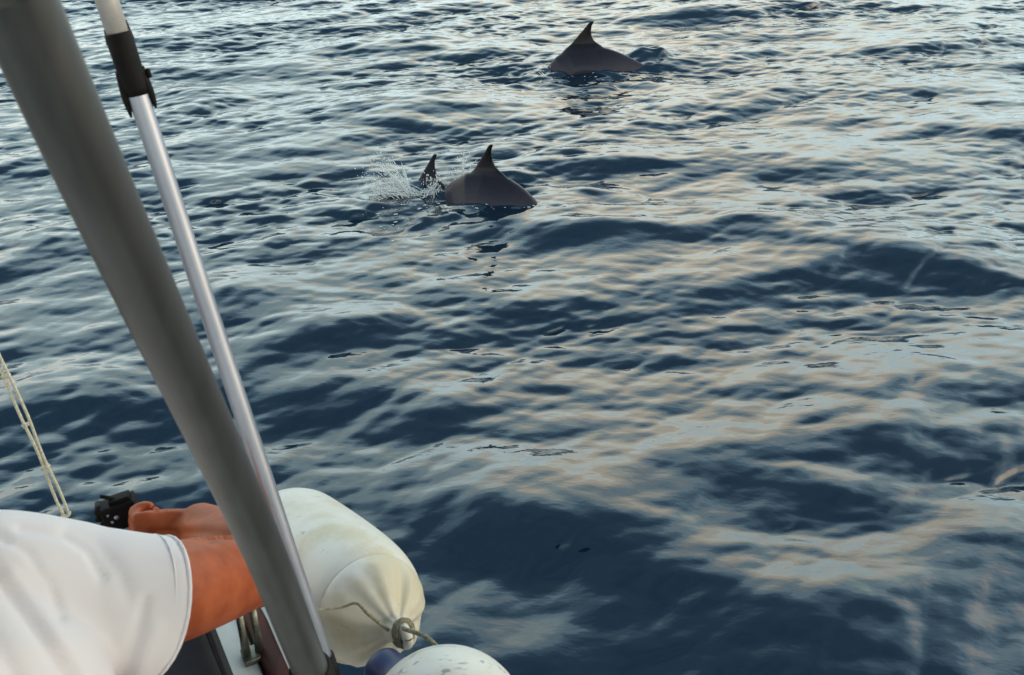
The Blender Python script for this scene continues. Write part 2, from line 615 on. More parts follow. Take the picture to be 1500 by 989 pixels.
def m_fender(name, base, stain, scuff, sc1, th=0.65):
    """vinyl with yellow stains and dark scuffs"""
    m, t, b = mat(name, base, 0.42)
    co = N(t, 'ShaderNodeTexCoord')
    n1 = N(t, 'ShaderNodeTexNoise', Scale=sc1, Detail=5.0, Roughness=0.6)
    t.links.new(co.outputs['Object'], n1.inputs['Vector'])
    r1 = ramp(t, [(0.40, base), (0.66, stain)])
    t.links.new(n1.outputs[0], r1.inputs[0])
    n2 = N(t, 'ShaderNodeTexNoise', Scale=38.0, Detail=4.0, Roughness=0.7, Distortion=1.2)
    mp = N(t, 'ShaderNodeMapping')
    mp.inputs['Scale'].default_value = (0.4, 1.0, 1.4)
    t.links.new(co.outputs['Object'], mp.inputs[0])
    t.links.new(mp.outputs[0], n2.inputs['Vector'])
    r2 = ramp(t, [(th, (0, 0, 0)), (th + 0.07, (1, 1, 1))])
    t.links.new(n2.outputs[0], r2.inputs[0])
    mx = N(t, 'ShaderNodeMix', data_type='RGBA')
    ml = N(t, 'ShaderNodeMath', operation='MULTIPLY')
    ml.inputs[1].default_value = 0.7
    t.links.new(r2.outputs[0], ml.inputs[0])
    t.links.new(ml.outputs[0], mx.inputs[0])
    t.links.new(r1.outputs[0], mx.inputs[6])
    mx.inputs[7].default_value = (*scuff, 1)
    t.links.new(mx.outputs[2], b.inputs['Base Color'])
    mr = N(t, 'ShaderNodeMapRange')
    mr.inputs['To Min'].default_value, mr.inputs['To Max'].default_value = 0.3, 0.55
    t.links.new(n1.outputs[0], mr.inputs['Value'])
    t.links.new(mr.outputs[0], b.inputs['Roughness'])
    return m


M_FEND = m_fender('cream_vinyl', (0.66, 0.655, 0.60), (0.54, 0.48, 0.34), (0.18, 0.15, 0.10), 7.0)
M_FEND2 = m_fender('scuffed_white_vinyl', (0.66, 0.66, 0.61), (0.56, 0.55, 0.47), (0.13, 0.13, 0.13), 9.0, 0.58)


def m_splash():
    m, t, b = mat('splashing_water', (0.75, 0.80, 0.82), 0.15, IOR=1.33)
    b.inputs['Transmission Weight'].default_value = 0.35
    return m


M_SPLASH = m_splash()

# ------------------------------------------------------------------ the sea (built)
build_water()

# ------------------------------------------------------------------ the boat
GZ = 1.75
strip_path = [(0.45, -0.40), (0.317, -0.139), (-0.06, 0.56), (-0.36, 1.115), (-0.425, 1.235), (-0.475, 1.300), (-0.56, 1.345),
              (-0.80, 1.375), (-1.3, 1.38), (-2.6, 1.30)]


def offset_path(path, d):
    """plan path moved inboard by d"""
    P = [Vector((x, y, 0)) for x, y in path]
    out = []
    for i, p in enumerate(P):
        t = (P[min(i + 1, len(P) - 1)] - P[max(i - 1, 0)]).normalized()
        out.append(p + Vector((-t.y, t.x, 0)) * d)
    return out


def sweep(path, profile, closed=False):
    pl = [(float(a[0]), float(a[1])) for a in cr(path, 6)]
    mb = MB()
    cols = [[p + Vector((0, 0, z)) for p in offset_path(pl, d)] for d, z in profile]
    rings = [[c[i] for c in cols] for i in range(len(pl))]
    mb.loft(rings, closed=closed, caps=closed)
    return mb


boat = thing('sailboat', (-0.36, 1.0, 0.0), 'white sailboat deck edge with a mahogany strip below the arm', 'boat')
sweep(strip_path, [(0.06, -0.5), (0.0, 0.2), (-0.045, 1.0), (-0.058, 1.60), (-0.056, 1.71), (-0.048, 1.738), (-0.032, GZ),
                   (0.13, GZ), (0.148, GZ - 0.010), (0.155, GZ - 0.03), (0.16, 1.0)]).build('hull', M_GEL, boat)
sweep(strip_path, [(-0.014, GZ - 0.01), (-0.014, GZ + 0.010), (-0.010, GZ + 0.014), (0.015, GZ + 0.014), (0.019, GZ + 0.010), (0.019, GZ - 0.01)],
      True).build('trim_strip', M_WOOD, boat)
sweep(strip_path, [(0.0185, GZ - 0.01), (0.0185, GZ + 0.004), (0.0235, GZ + 0.004), (0.0235, GZ - 0.01)], True).build('seam_caulking', M_BLACK, boat)
sole = offset_path([(float(a[0]), float(a[1])) for a in cr(strip_path, 6)], 0.159)
mesh_sole = mesh([(p.x, p.y, 1.05) for p in sole] + [(-2.6, -0.6, 1.05)], [tuple(range(len(sole) + 1))])
link('cockpit_sole', mesh_sole, M_GEL, boat, smooth=False)
cb = on_z(372, 963, GZ)
td = Vector((-0.475, 0.88, 0)).normalized()
nd = Vector((-td.y, td.x, 0))
cleat = MB()
cleat.box(cb + Vector((0, 0, 0.006)), td * 0.016, nd * 0.017, (0, 0, 0.006), 0.003)
c_o = cleat.build('deck_cleat', M_STEEL, boat)
for sg in (-1, 1):
    q = cb + nd * (0.0105 * sg)
    MB().tube([q + Vector((0, 0, 0.010)), q + Vector((0, 0, 0.05)), q + Vector((0, 0, 0.105))], [0.0075, 0.006, 0.006], 12).build('post', M_STEEL, c_o)
vtube(MB(), [cb + nd * -0.03 + Vector((0, 0, 0.104)), cb + Vector((0, 0, 0.108)), cb + nd * 0.03 + Vector((0, 0, 0.104))], [0.006, 0.008, 0.006]).build('horn', M_STEEL, c_o)

# cushion against the inside of the deck edge
cu = thing('seat_cushion', at(275, 1000, 1.5) + Vector((0, 0, -0.3)), 'dark navy vinyl cushion with piped edge under the bent arm', 'cushion')
cc = at(262, 1030, 1.50)
cx_, cy_ = td * 0.20, nd * 0.075
cz_ = Vector((0, 0, 0.125))
MB().box(cc, cx_, cy_, cz_, 0.045).build('pad', M_CUSH, cu)
pp = []
for a_ in range(41):
    q = 2 * math.pi * a_ / 40
    ex, ez = math.cos(q), math.sin(q)
    k = 1 / max(abs(ex), abs(ez)) ** 0.86
    pp.append(cc - nd * 0.060 + td * (0.193 * ex * k) + Vector((0, 0, 0.118 * ez * k)))
MB().tube(pp, 0.0045, 8).build('piping', M_BLACK, cu)

# ------------------------------------------------------------------ the thick grey pole
pp = [at(-75, -210, 0.45), at(22, 0, 0.515), at(167, 328, 0.635), at(334, 690, 0.90), at(396, 830, 1.035), at(458, 989, 1.21)]
fd = (pp[-1] - pp[-2]).normalized()
foot = pp[-1] + fd * ((GZ + 0.012 - pp[-1].z) / fd.z)
ud = (pp[0] - pp[1]).normalized()
pp.insert(0, pp[0] + ud * max(0.2, (3.50 - pp[0].z) / max(ud.z, 0.3)))
pole = thing('support_pole', (foot.x, foot.y, GZ), 'thick grey metal pole slanting across the left of the picture', 'pole')
vtube(MB(), pp + [foot], [0.0205] * 8, 40, 10).build('tube', M_POLE, pole)
MB().tube([Vector((foot.x, foot.y, GZ + 0.001)), Vector((foot.x, foot.y, GZ + 0.010)), foot + Vector((0, 0, 0.02)), foot + Vector((0, 0, 0.05))],
          [0.045, 0.045, 0.027, 0.024], 32).build('foot_flange', M_STEEL, pole)
ax = (pp[-1] - pp[-2]).normalized()
MB().tube([pp[-1] - ax * 0.018, pp[-1] - ax * 0.016, pp[-1] + ax * 0.045, pp[-1] + ax * 0.047], [0.0215, 0.025, 0.025, 0.0215], 32).build('clamp', M_BLACK, pole)

# ------------------------------------------------------------------ the telescopic boat hook behind it
b0, b1, b2, b3 = at(120, -110, 1.06), at(190, 102, 1.12), at(304, 450, 1.24), at(482, 985, 1.46)
def hk(t):
    q = cr([b0, b1, b2, b3], 20)
    return Vector(q[min(int(t * 60), 60)])
hook = thing('boat_hook', b3, 'slim telescopic aluminium boat hook with a black locking collar, behind the thick pole', 'boat hook')
d1 = (b2 - b1).normalized()
up_end = b1 - d1 * 0.012
MB().tube([b0, b0.lerp(up_end, 0.5), up_end], 0.0122, 28).build('outer_tube', M_ALU2, hook)
low = [b1 - d1 * 0.02, b1 + d1 * 0.1, b2, b2.lerp(b3, 0.5), b3]
vtube(MB(), low, [0.0115] * 5, 28, 8).build('inner_tube', M_ALU, hook)
col = MB()
side = d1.cross(ray(190, 102)).normalized()       # to the left of the tube
if side.x > 0:
    side = -side
fr = side.cross(d1).normalized()
col.tube([b1 - d1 * 0.040, b1 - d1 * 0.038, b1 - d1 * 0.010, b1 + d1 * 0.012, b1 + d1 * 0.020, b1 + d1 * 0.028],
         [0.0138, 0.0146, 0.0142, 0.0138, 0.0130, 0.0118], 32)
c_o = col.build('locking_collar', M_BLACK, hook)
for sg, ln in ((1, 0.050), (-1, 0.046)):
    jaw = MB()
    q = [b1 + d1 * 0.0 + side * (0.0095 * sg), b1 + d1 * 0.022 + side * (0.0125 * sg), b1 + d1 * 0.036 + side * (0.0138 * sg), b1 + d1 * ln + side * (0.0142 * sg)]
    vtube(jaw, q, [0.0062, 0.0052, 0.0036, 0.0012], 12, 6)
    jaw.build('jaw', M_BLACK, c_o)
q = b1 + d1 * 0.008
MB().tube([q - side * 0.010, q - side * 0.016, q - side * 0.0165, q - side * 0.0205], [0.004, 0.004, 0.0058, 0.0048], 12).build('release_button', M_BLACK, c_o)
for sg in (-1, 1):
    q = b1 - d1 * 0.042 + side * (0.0112 * sg)
    MB().tube([q + d1 * 0.012, q - d1 * (0.003 if sg > 0 else 0.009)], [0.0042, 0.0018], 10).build('lug', M_BLACK, c_o)
MB().tube([b3 - (b3 - b2).normalized() * 0.03, b3, b3 + (b3 - b2).normalized() * 0.02, b3 + (b3 - b2).normalized() * 0.03], [0.0145, 0.015, 0.013, 0.008], 20).build('end_cap', M_BLACK, hook)

# ------------------------------------------------------------------ doubled line at the left
r0, r1, r2 = at(-60, 395, 1.65), at(40, 620, 1.70), at(96, 752, 1.76)
rp = thing('hanging_line', r2, 'thin doubled cream line hanging at the left above the white shirt', 'rope')
ra = (r2 - r0).normalized()
rs = ra.cross(ray(40, 620)).normalized()
for sg in (-1, 1):
    pts = [r0 + (r0 - r1) * k_ + rs * (sg * 0.0052) for k_ in (2.6, 1.7, 0.8)]
    for i in range(60):
        t = i / 59
        p = r0.lerp(r1, t * 2) if t < 0.5 else r1.lerp(r2, t * 2 - 1)
        pts.append(p + rs * (sg * 0.0052 * (0.75 + 0.25 * math.cos(t * 14))) + ray(40, 620) * (sg * 0.002 * math.sin(t * 14)))
    MB().tube(pts, 0.0026, 8).build('strand', M_ROPE, rp)
lp = [r2 + rs * (0.0055 * math.cos(a)) + ra * (0.0055 * math.sin(a)) for a in [math.pi * i / 12 for i in range(13)]]
MB().tube(lp, 0.0034, 10).build('bight', M_ROPE, rp)
for t in (0.42, 0.62, 0.8):
    p = r0.lerp(r2, t)
    MB().tube([p + rs * 0.0075 - ra * 0.002, p + rs * 0.003 , p - rs * 0.003, p - rs * 0.0075 + ra * 0.002], 0.0036, 8).build('whipping', M_ROPE, rp)

# ------------------------------------------------------------------ fenders
def frame(ax):
    a = Vector((0, 0, 1))
    a = (a - ax * a.dot(ax)).normalized()
    return a, ax.cross(a)


def lathe(mb, o, ax, prof, n=64, fold=None):
    a, b = frame(ax)
    rings = []
    for t, r in prof:
        rr = []
        for j in range(n):
            q = 2 * math.pi * j / n
            k = r * (1 + (fold(t, q) if fold else 0))
            rr.append(o + ax * t + a * (k * math.cos(q)) + b * (k * math.sin(q)))
        rings.append(rr)
    return mb.loft(rings)


FA, FB = at(434, 806, 1.97), at(543, 892, 1.69)
fax = (FB - FA).normalized()
FL = (FB - FA).length
fend = thing('fender', FA + Vector((0, 0, -0.12)), 'large cream boat fender with yellow stains and rope eye, behind the pole foot', 'fender', 'fenders over the boat side')
RB = 0.119
prof = [(RB * -math.cos(q), RB * math.sin(q)) for q in [0.06 + 0.5 * math.pi * i / 12 * 0.97 for i in range(13)]]
prof += [(FL * 0.25, 0.1185), (FL * 0.5, 0.1165), (FL * 0.7, 0.1135), (FL * 0.85, 0.1085), (FL * 0.95, 0.1015), (FL * 0.985, 0.0965), (FL * 1.0, 0.0935), (FL * 1.006, 0.0915),
         (FL * 1.012, 0.0925), (FL * 1.04, 0.0905), (FL * 1.09, 0.084), (FL * 1.14, 0.073), (FL * 1.18, 0.060), (FL * 1.215, 0.045), (FL * 1.245, 0.030), (FL * 1.27, 0.021), (FL * 1.34, 0.018), (FL * 1.345, 0.012)]


def fold(t, q):
    k = max(0.0, min(1.0, (t / FL - 1.04) / 0.16)) * (1 if t / FL < 1.29 else 0.4)
    return k * (0.14 * math.cos(5 * q + 0.6) ** 3 - 0.05 * math.cos(9 * q))


pq = cr([list(p) for p in prof], 3)
lathe(MB(), FA, fax, pq, 80, fold).build('body', M_FEND, fend)
FE = FA + fax * (FL * 1.33)
fa, fb = frame(fax)
eye = MB()
eye.tube([FE + fax * (0.017 * math.cos(q)) + fa * (0.017 * math.sin(q)) + fax * 0.006 for q in [2 * math.pi * i / 24 for i in range(25)]], 0.0085, 12, caps=False)
eye.build('rope_eye', M_FEND, fend)
# rope through the eye
lash = thing('lashing', FE, 'dirty rope knotted through the eye of the cream fender', 'rope')
kn = MB()
pts = []
for i in range(60):
    q = 2 * math.pi * i / 20
    pts.append(FE + fax * (0.012 + 0.003 * math.sin(q * 1.3)) + fa * (0.022 * math.sin(q) + 0.004) + fb * (0.015 * math.cos(q) + 0.006 * (i / 60 - 0.5)))
kn.tube(pts, 0.0036, 8)
kn.build('knot', M_ROPE2, lash)
vtube(MB(), [FE + fa * 0.01, at(600, 924, 1.55), at(622, 932, 1.53), at(640, 948, 1.53), at(652, 975, 1.56)], [0.0034] * 5, 8).build('tail', M_ROPE2, lash)
vtube(MB(), [FE - fax * 0.01 + fb * 0.01, at(540, 900, 1.555), at(522, 884, 1.57), at(500, 890, 1.57), at(468, 893, 1.55), at(440, 893, 1.5)], [0.003, 0.003, 0.0022, 0.002, 0.002, 0.002], 8).build('lead', M_ROPE2, lash)

GA, GB = at(655, 1068, 1.46), at(548, 966, 1.56)
gax = (GB - GA).normalized()
GL = (GB - GA).length
f2 = thing('fender', GA + Vector((0, 0, -0.12)), 'scuffed white ball fender with a blue end at the bottom edge', 'fender', 'fenders over the boat side')
RG = 0.116
prof = [(RG * -math.cos(q), RG * math.sin(q)) for q in [0.06 + math.pi * i / 20 * 0.84 for i in range(21)]]
lathe(MB(), GA, gax, cr([list(p) for p in prof], 2), 64).build('body', M_FEND2, f2)
GC = GA + gax * RG * 0.80
lathe(MB(), GC, gax, cr([[-0.01, 0.055], [0.01, 0.042], [0.03, 0.034], [0.055, 0.032], [0.066, 0.027], [0.072, 0.015]], 3), 48).build('end_cap', M_BLUE, f2)

# ------------------------------------------------------------------ the person
Rs, Ls, Nk, Pv = Vector((-0.50, 0.87, 2.15)), Vector((-0.83, 0.69, 2.20)), Vector((-0.665, 0.78, 2.24)), Vector((-0.44, 0.46, 1.86))
El, Wr, Kn = at(384, 832, 1.41), at(288, 769, 1.555), at(202, 784, 1.535)
cuff = at(226, 884, 1.205)
person = thing('person', (-0.45, 0.55, 1.05), 'person in a white t-shirt leaning out, bent bare arm, small black camera in hand', 'person')
body = MB()
sp = (Nk - Pv)
sh = (Rs - Ls).normalized()
dp = sp.cross(sh).normalized()


def torso_rings(g):
    out = []
    for t, hw, hd in ((-0.12, 0.150, 0.105), (0.0, 0.170, 0.120), (0.3, 0.160, 0.112), (0.6, 0.178, 0.118), (0.82, 0.185, 0.112), (0.96, 0.150, 0.085), (1.06, 0.075, 0.065)):
        c = Pv + sp * t
        out.append([c + sh * ((hw + g) * math.cos(q)) + dp * ((hd + g) * math.sin(q)) for q in [2 * math.pi * j / 28 for j in range(28)]])
    return out


body.loft(torso_rings(-0.012))
hd = Nk + Vector((-0.085, 0.115, -0.02))
vtube(body, [Nk - sp * 0.1, Nk + (hd - Nk) * 0.5, hd], [0.062, 0.055, 0.058], 20)
HM = Matrix.Rotation(R(30), 3, 'Z') @ Matrix.Rotation(R(-25), 3, 'X')
hc = hd + Vector((-0.03, 0.05, 0.04))
body.ball(hc, 0.076, 0.098, 0.112, 14, HM)
body.ball(hc + HM @ Vector((0, 0.045, -0.06)), 0.055, 0.05, 0.055, 10, HM)          # jaw
body.ball(hc + HM @ Vector((0, 0.102, -0.01)), 0.014, 0.020, 0.026, 8, HM)          # nose
for sg in (-1, 1):
    body.ball(hc + HM @ Vector((0.078 * sg, -0.005, 0.0)), 0.010, 0.022, 0.032, 8, HM)
    body.ball(hc + HM @ Vector((0.032 * sg, 0.086, 0.018)), 0.014, 0.012, 0.010, 8, HM)
body.ball(hc + HM @ Vector((0, 0.090, -0.058)), 0.024, 0.010, 0.008, 8, HM)
# bent right arm
vtube(body, [Rs, cuff + Vector((0, 0, 0.012)), cuff.lerp(El, 0.45) + Vector((0, 0, 0.006)), El], [0.066, 0.062, 0.058, 0.047], 24)
vtube(body, [El, El.lerp(Wr, 0.3), El.lerp(Wr, 0.65), Wr], [0.047, 0.051, 0.046, 0.036], 24)
# left arm, resting forward on the deck edge
Le, Lw = Vector((-0.98, 0.93, 1.95)), Vector((-0.90, 1.20, 1.83))
vtube(body, [Ls, Ls.lerp(Le, 0.5), Le], [0.062, 0.054, 0.045], 20)
vtube(body, [Le, Le.lerp(Lw, 0.4), Lw], [0.045, 0.043, 0.029], 20)


def hand(mb, wr, kn, side_v, curl_v, curls, thumb):
    """palm from wrist to knuckles; four unequal fingers bending towards curl_v; a thumb from the side near the wrist"""
    d = (kn - wr).normalized()
    L = (kn - wr).length
    rings = []
    for t, hw, hh in ((-0.12, 0.026, 0.020), (0.1, 0.030, 0.020), (0.4, 0.038, 0.018), (0.75, 0.042, 0.016), (0.98, 0.041, 0.013), (1.06, 0.036, 0.009)):
        c = wr + d * (L * t)
        rings.append([c + side_v * (hw * math.cos(q)) + curl_v * (hh * math.sin(q)) for q in [2 * math.pi * j / 20 for j in range(20)]])
    mb.loft(rings)
    for i, ln in enumerate((0.074, 0.083, 0.077, 0.060)):
        p = kn + side_v * (0.030 - 0.0185 * i) - d * 0.006
        pts, dirv, ang = [p], d, 0
        for k, f in enumerate((0.45, 0.31, 0.24)):
            ang += curls[k] + 4 * i
            dirv = d * math.cos(R(ang)) + curl_v * math.sin(R(ang))
            pts.append(pts[-1] + dirv * (ln * f))
        vtube(mb, pts, [0.0098, 0.0094, 0.0084, 0.0066], 12, 5)
    p = wr + d * 0.022 + side_v * 0.026
    t1 = p + (side_v * 0.6 + d * 0.75 + curl_v * 0.25).normalized() * 0.040
    t2 = t1 + (d * 0.9 + curl_v * thumb + side_v * 0.05).normalized() * 0.032
    t3 = t2 + (d * 0.75 + curl_v * (thumb + 0.4) - side_v * 0.15).normalized() * 0.024
    vtube(mb, [p, t1, t2, t3], [0.015, 0.0125, 0.0108, 0.0078], 12, 5)


hdir = (Kn - Wr).normalized()
upv = Vector((0, 0, 1))
upv = (upv - hdir * upv.dot(hdir)).normalized()
cv = hdir.cross(upv)
if cv.y < 0:
    cv = -cv
hand(body, Wr, Kn, -upv, cv, (62, 66, 48), 0.7)
ld = (Vector((-0.86, 1.29, 1.80)) - Lw).normalized()
ls = ld.cross(Vector((0, 0, 1))).normalized()
hand(body, Lw, Lw + ld * 0.09, ls, Vector((0, 0, -1)), (15, 20, 18), 0.3)
# legs
for sg in (-1, 1):
    hp = Pv + sh * (0.09 * sg) + Vector((0, 0, -0.05))
    kn_ = Vector((hp.x - 0.05, hp.y + 0.10, 1.47))
    an = Vector((kn_.x + 0.03, kn_.y - 0.10, 1.13))
    vtube(body, [hp, hp.lerp(kn_, 0.5), kn_, kn_.lerp(an, 0.4), an], [0.085, 0.075, 0.056, 0.054, 0.036], 20)
    vtube(body, [an + Vector((0.02, -0.03, -0.035)), an + Vector((-0.03, 0.06, -0.045)), an + Vector((-0.07, 0.15, -0.055))], [0.034, 0.038, 0.024], 16)
bm_ = remesh(body, 0.0042, 7)
fold_mesh(bm_, [([(225, 783), (300, 778), (350, 786)], 7, -0.006), ([(250, 802), (285, 795), (310, 790)], 6, -0.005), ([(230, 752), (275, 757), (310, 752)], 12, -0.004)])
bo = link('body', bm_, M_SKIN, person)

hair = MB()
hair.ball(hc + HM @ Vector((0, -0.018, 0.028)), 0.083, 0.098, 0.100, 14, HM)
link('hair', remesh(hair, 0.006, 3), M_HAIR, person)
# shirt
shirt = MB()
shirt.loft(torso_rings(0.014))
vtube(shirt, [Rs, Rs.lerp(Nk, 0.5) + Vector((0, 0, 0.01)), Nk - sp * 0.1, Ls], [0.088, 0.088, 0.095, 0.085], 28)
shirt.ball(Ls, 0.088)
sl_d = (cuff - Rs).normalized()
sv = Vector((0, 0, 1))
sv = (sv - sl_d * sv.dot(sl_d)).normalized()
sw = sl_d.cross(sv)
rings = []
for t, rv, rw in ((-0.6, 0.085, 0.075), (0.0, 0.086, 0.082), (0.4, 0.086, 0.080), (0.75, 0.084, 0.077), (1.0, 0.086, 0.076)):
    c = Rs.lerp(cuff, t)
    vd = (CAM - c).normalized()
    rr = []
    for j in range(32):
        q = 2 * math.pi * j / 32
        off = sv * (rv * math.cos(q)) + sw * (rw * math.sin(q))
        rr.append(c + off + sl_d * (0.040 * max(t, 0) * off.normalized().dot(vd)) - Vector((0, 0, 0.012 * max(t, 0) * (1 - math.cos(q)))))
    rings.append(rr)
cuff_ring = rings[-1]
shirt.loft(rings)
rings = []
ls_d = (Le - Ls).normalized()
l1 = Vector((0, 0, 1))
l1 = (l1 - ls_d * l1.dot(ls_d)).normalized()
l2 = ls_d.cross(l1)
for t in (-0.5, 0.0, 0.6):
    c = Ls.lerp(Le, t)
    rings.append([c + l1 * (0.08 * math.cos(q)) + l2 * (0.075 * math.sin(q)) for q in [2 * math.pi * j / 28 for j in range(28)]])
shirt.loft(rings)
sm = remesh(shirt, 0.005, 22, 0.6)
# folds of the cloth (grooves and ridges along polylines)
FOLDS = [([(-40, 770), (0, 783), (40, 811), (72, 855), (90, 900)], 9, -0.008), ([(30, 772), (60, 777), (94, 783), (128, 805), (150, 845)], 8, -0.006),
         ([(-30, 800), (0, 845), (62, 930), (103, 989), (120, 1020)], 12, -0.011), ([(15, 845), (77, 925), (120, 989)], 13, 0.006),
         ([(212, 880), (198, 940), (178, 1000)], 9, -0.006), ([(20, 800), (60, 835), (90, 890)], 11, 0.005),
         ([(228, 920), (205, 1000)], 12, 0.005), ([(-30, 900), (20, 985)], 14, -0.006), ([(100, 775), (140, 795), (175, 840), (190, 880)], 12, -0.004)]
FOLDS = [(a_, b_, c_ * 0.75) for a_, b_, c_ in FOLDS]
fold_mesh(sm, FOLDS)
so = link('t_shirt', sm, M_CLOTH, person)
hem = MB()
ins = [p.lerp(cuff, 0.03) - sl_d * 0.004 for p in cuff_ring]
hem.tube(ins + ins[:1], 0.0024, 8, caps=False)
hem.build('sleeve_hem', M_CLOTH, so)
st_ = MB()
ins = [cuff + (p - cuff) * 0.985 - sl_d * 0.020 for p in cuff_ring]
st_.tube(ins + ins[:1], 0.0011, 6, caps=False)
st_.build('stitching', M_CLOTH, so)
# shorts
sho = MB()
c0 = [[Pv + sp * t + sh * (hw * math.cos(q)) + dp * (hd_ * math.sin(q)) for q in [2 * math.pi * j / 28 for j in range(28)]]
      for t, hw, hd_ in ((0.1, 0.176, 0.126), (-0.1, 0.180, 0.130), (-0.25, 0.150, 0.12))]
sho.loft(c0)
for sg in (-1, 1):
    hp = Pv + sh * (0.09 * sg) + Vector((0, 0, -0.05))
    kn_ = Vector((hp.x - 0.05, hp.y + 0.10, 1.47))
    vtube(sho, [hp, hp.lerp(kn_, 0.45), hp.lerp(kn_, 0.8)], [0.105, 0.098, 0.094], 20)
link('shorts', remesh(sho, 0.008, 6), M_CUSH, person)

# camera in the hand
kc = at(178, 750, 1.58)
kx = (at(205, 736, 1.61) - at(150, 754, 1.60)).normalized()
kz = Vector((0, 0, 1))
kz = (kz - kx * kz.dot(kx)).normalized()
ky = kz.cross(kx)
ac = thing('camera', kc, 'small black camera with a hinged bracket held out in the hand', 'camera')
MB().box(kc, kx * 0.027, ky * 0.015, kz * 0.023, 0.004).build('case', M_BLACK, ac)
q = kc + ky * 0.016 + kx * 0.008 + kz * 0.004
if ky.y < 0:
    q = kc - ky * 0.016 + kx * 0.008 + kz * 0.004
MB().tube([kc + kx * 0.008, q, q + (q - kc - kx * 0.008).normalized() * 0.008], [0.012, 0.012, 0.010], 20).build('lens', M_BLACK, ac)
MB().box(kc + kz * 0.026 + kx * 0.006, kx * 0.016, ky * 0.009, kz * 0.004, 0.0015).build('top_latch', M_BLACK, ac)
MB().tube([kc + kz * 0.022 + kx * 0.008, kc + kz * 0.040 - kx * 0.018], [0.0036, 0.003], 10).build('hinge_arm', M_BLACK, ac)
for i, (a_, b_) in enumerate(((-0.028, 0.020), (-0.031, 0.008), (-0.030, -0.008))):
    MB().tube([kc + kx * a_ + kz * b_ - ky * 0.012, kc + kx * a_ + kz * b_ + ky * 0.012], [0.0055, 0.0055], 12).build('knob', M_BLACK, ac)
fs = -1 if ky.y > 0 else 1
for a_, b_, r_ in ((-0.006, 0.004, 0.0042), (-0.014, -0.002, 0.0028), (-0.016, 0.012, 0.0022)):
    c0 = kc + ky * (fs * 0.0148) + kx * a_ + kz * b_
    MB().tube([c0, c0 + ky * (fs * 0.002)], [r_, r_ * 0.8], 14).build('button', M_ALU, ac)

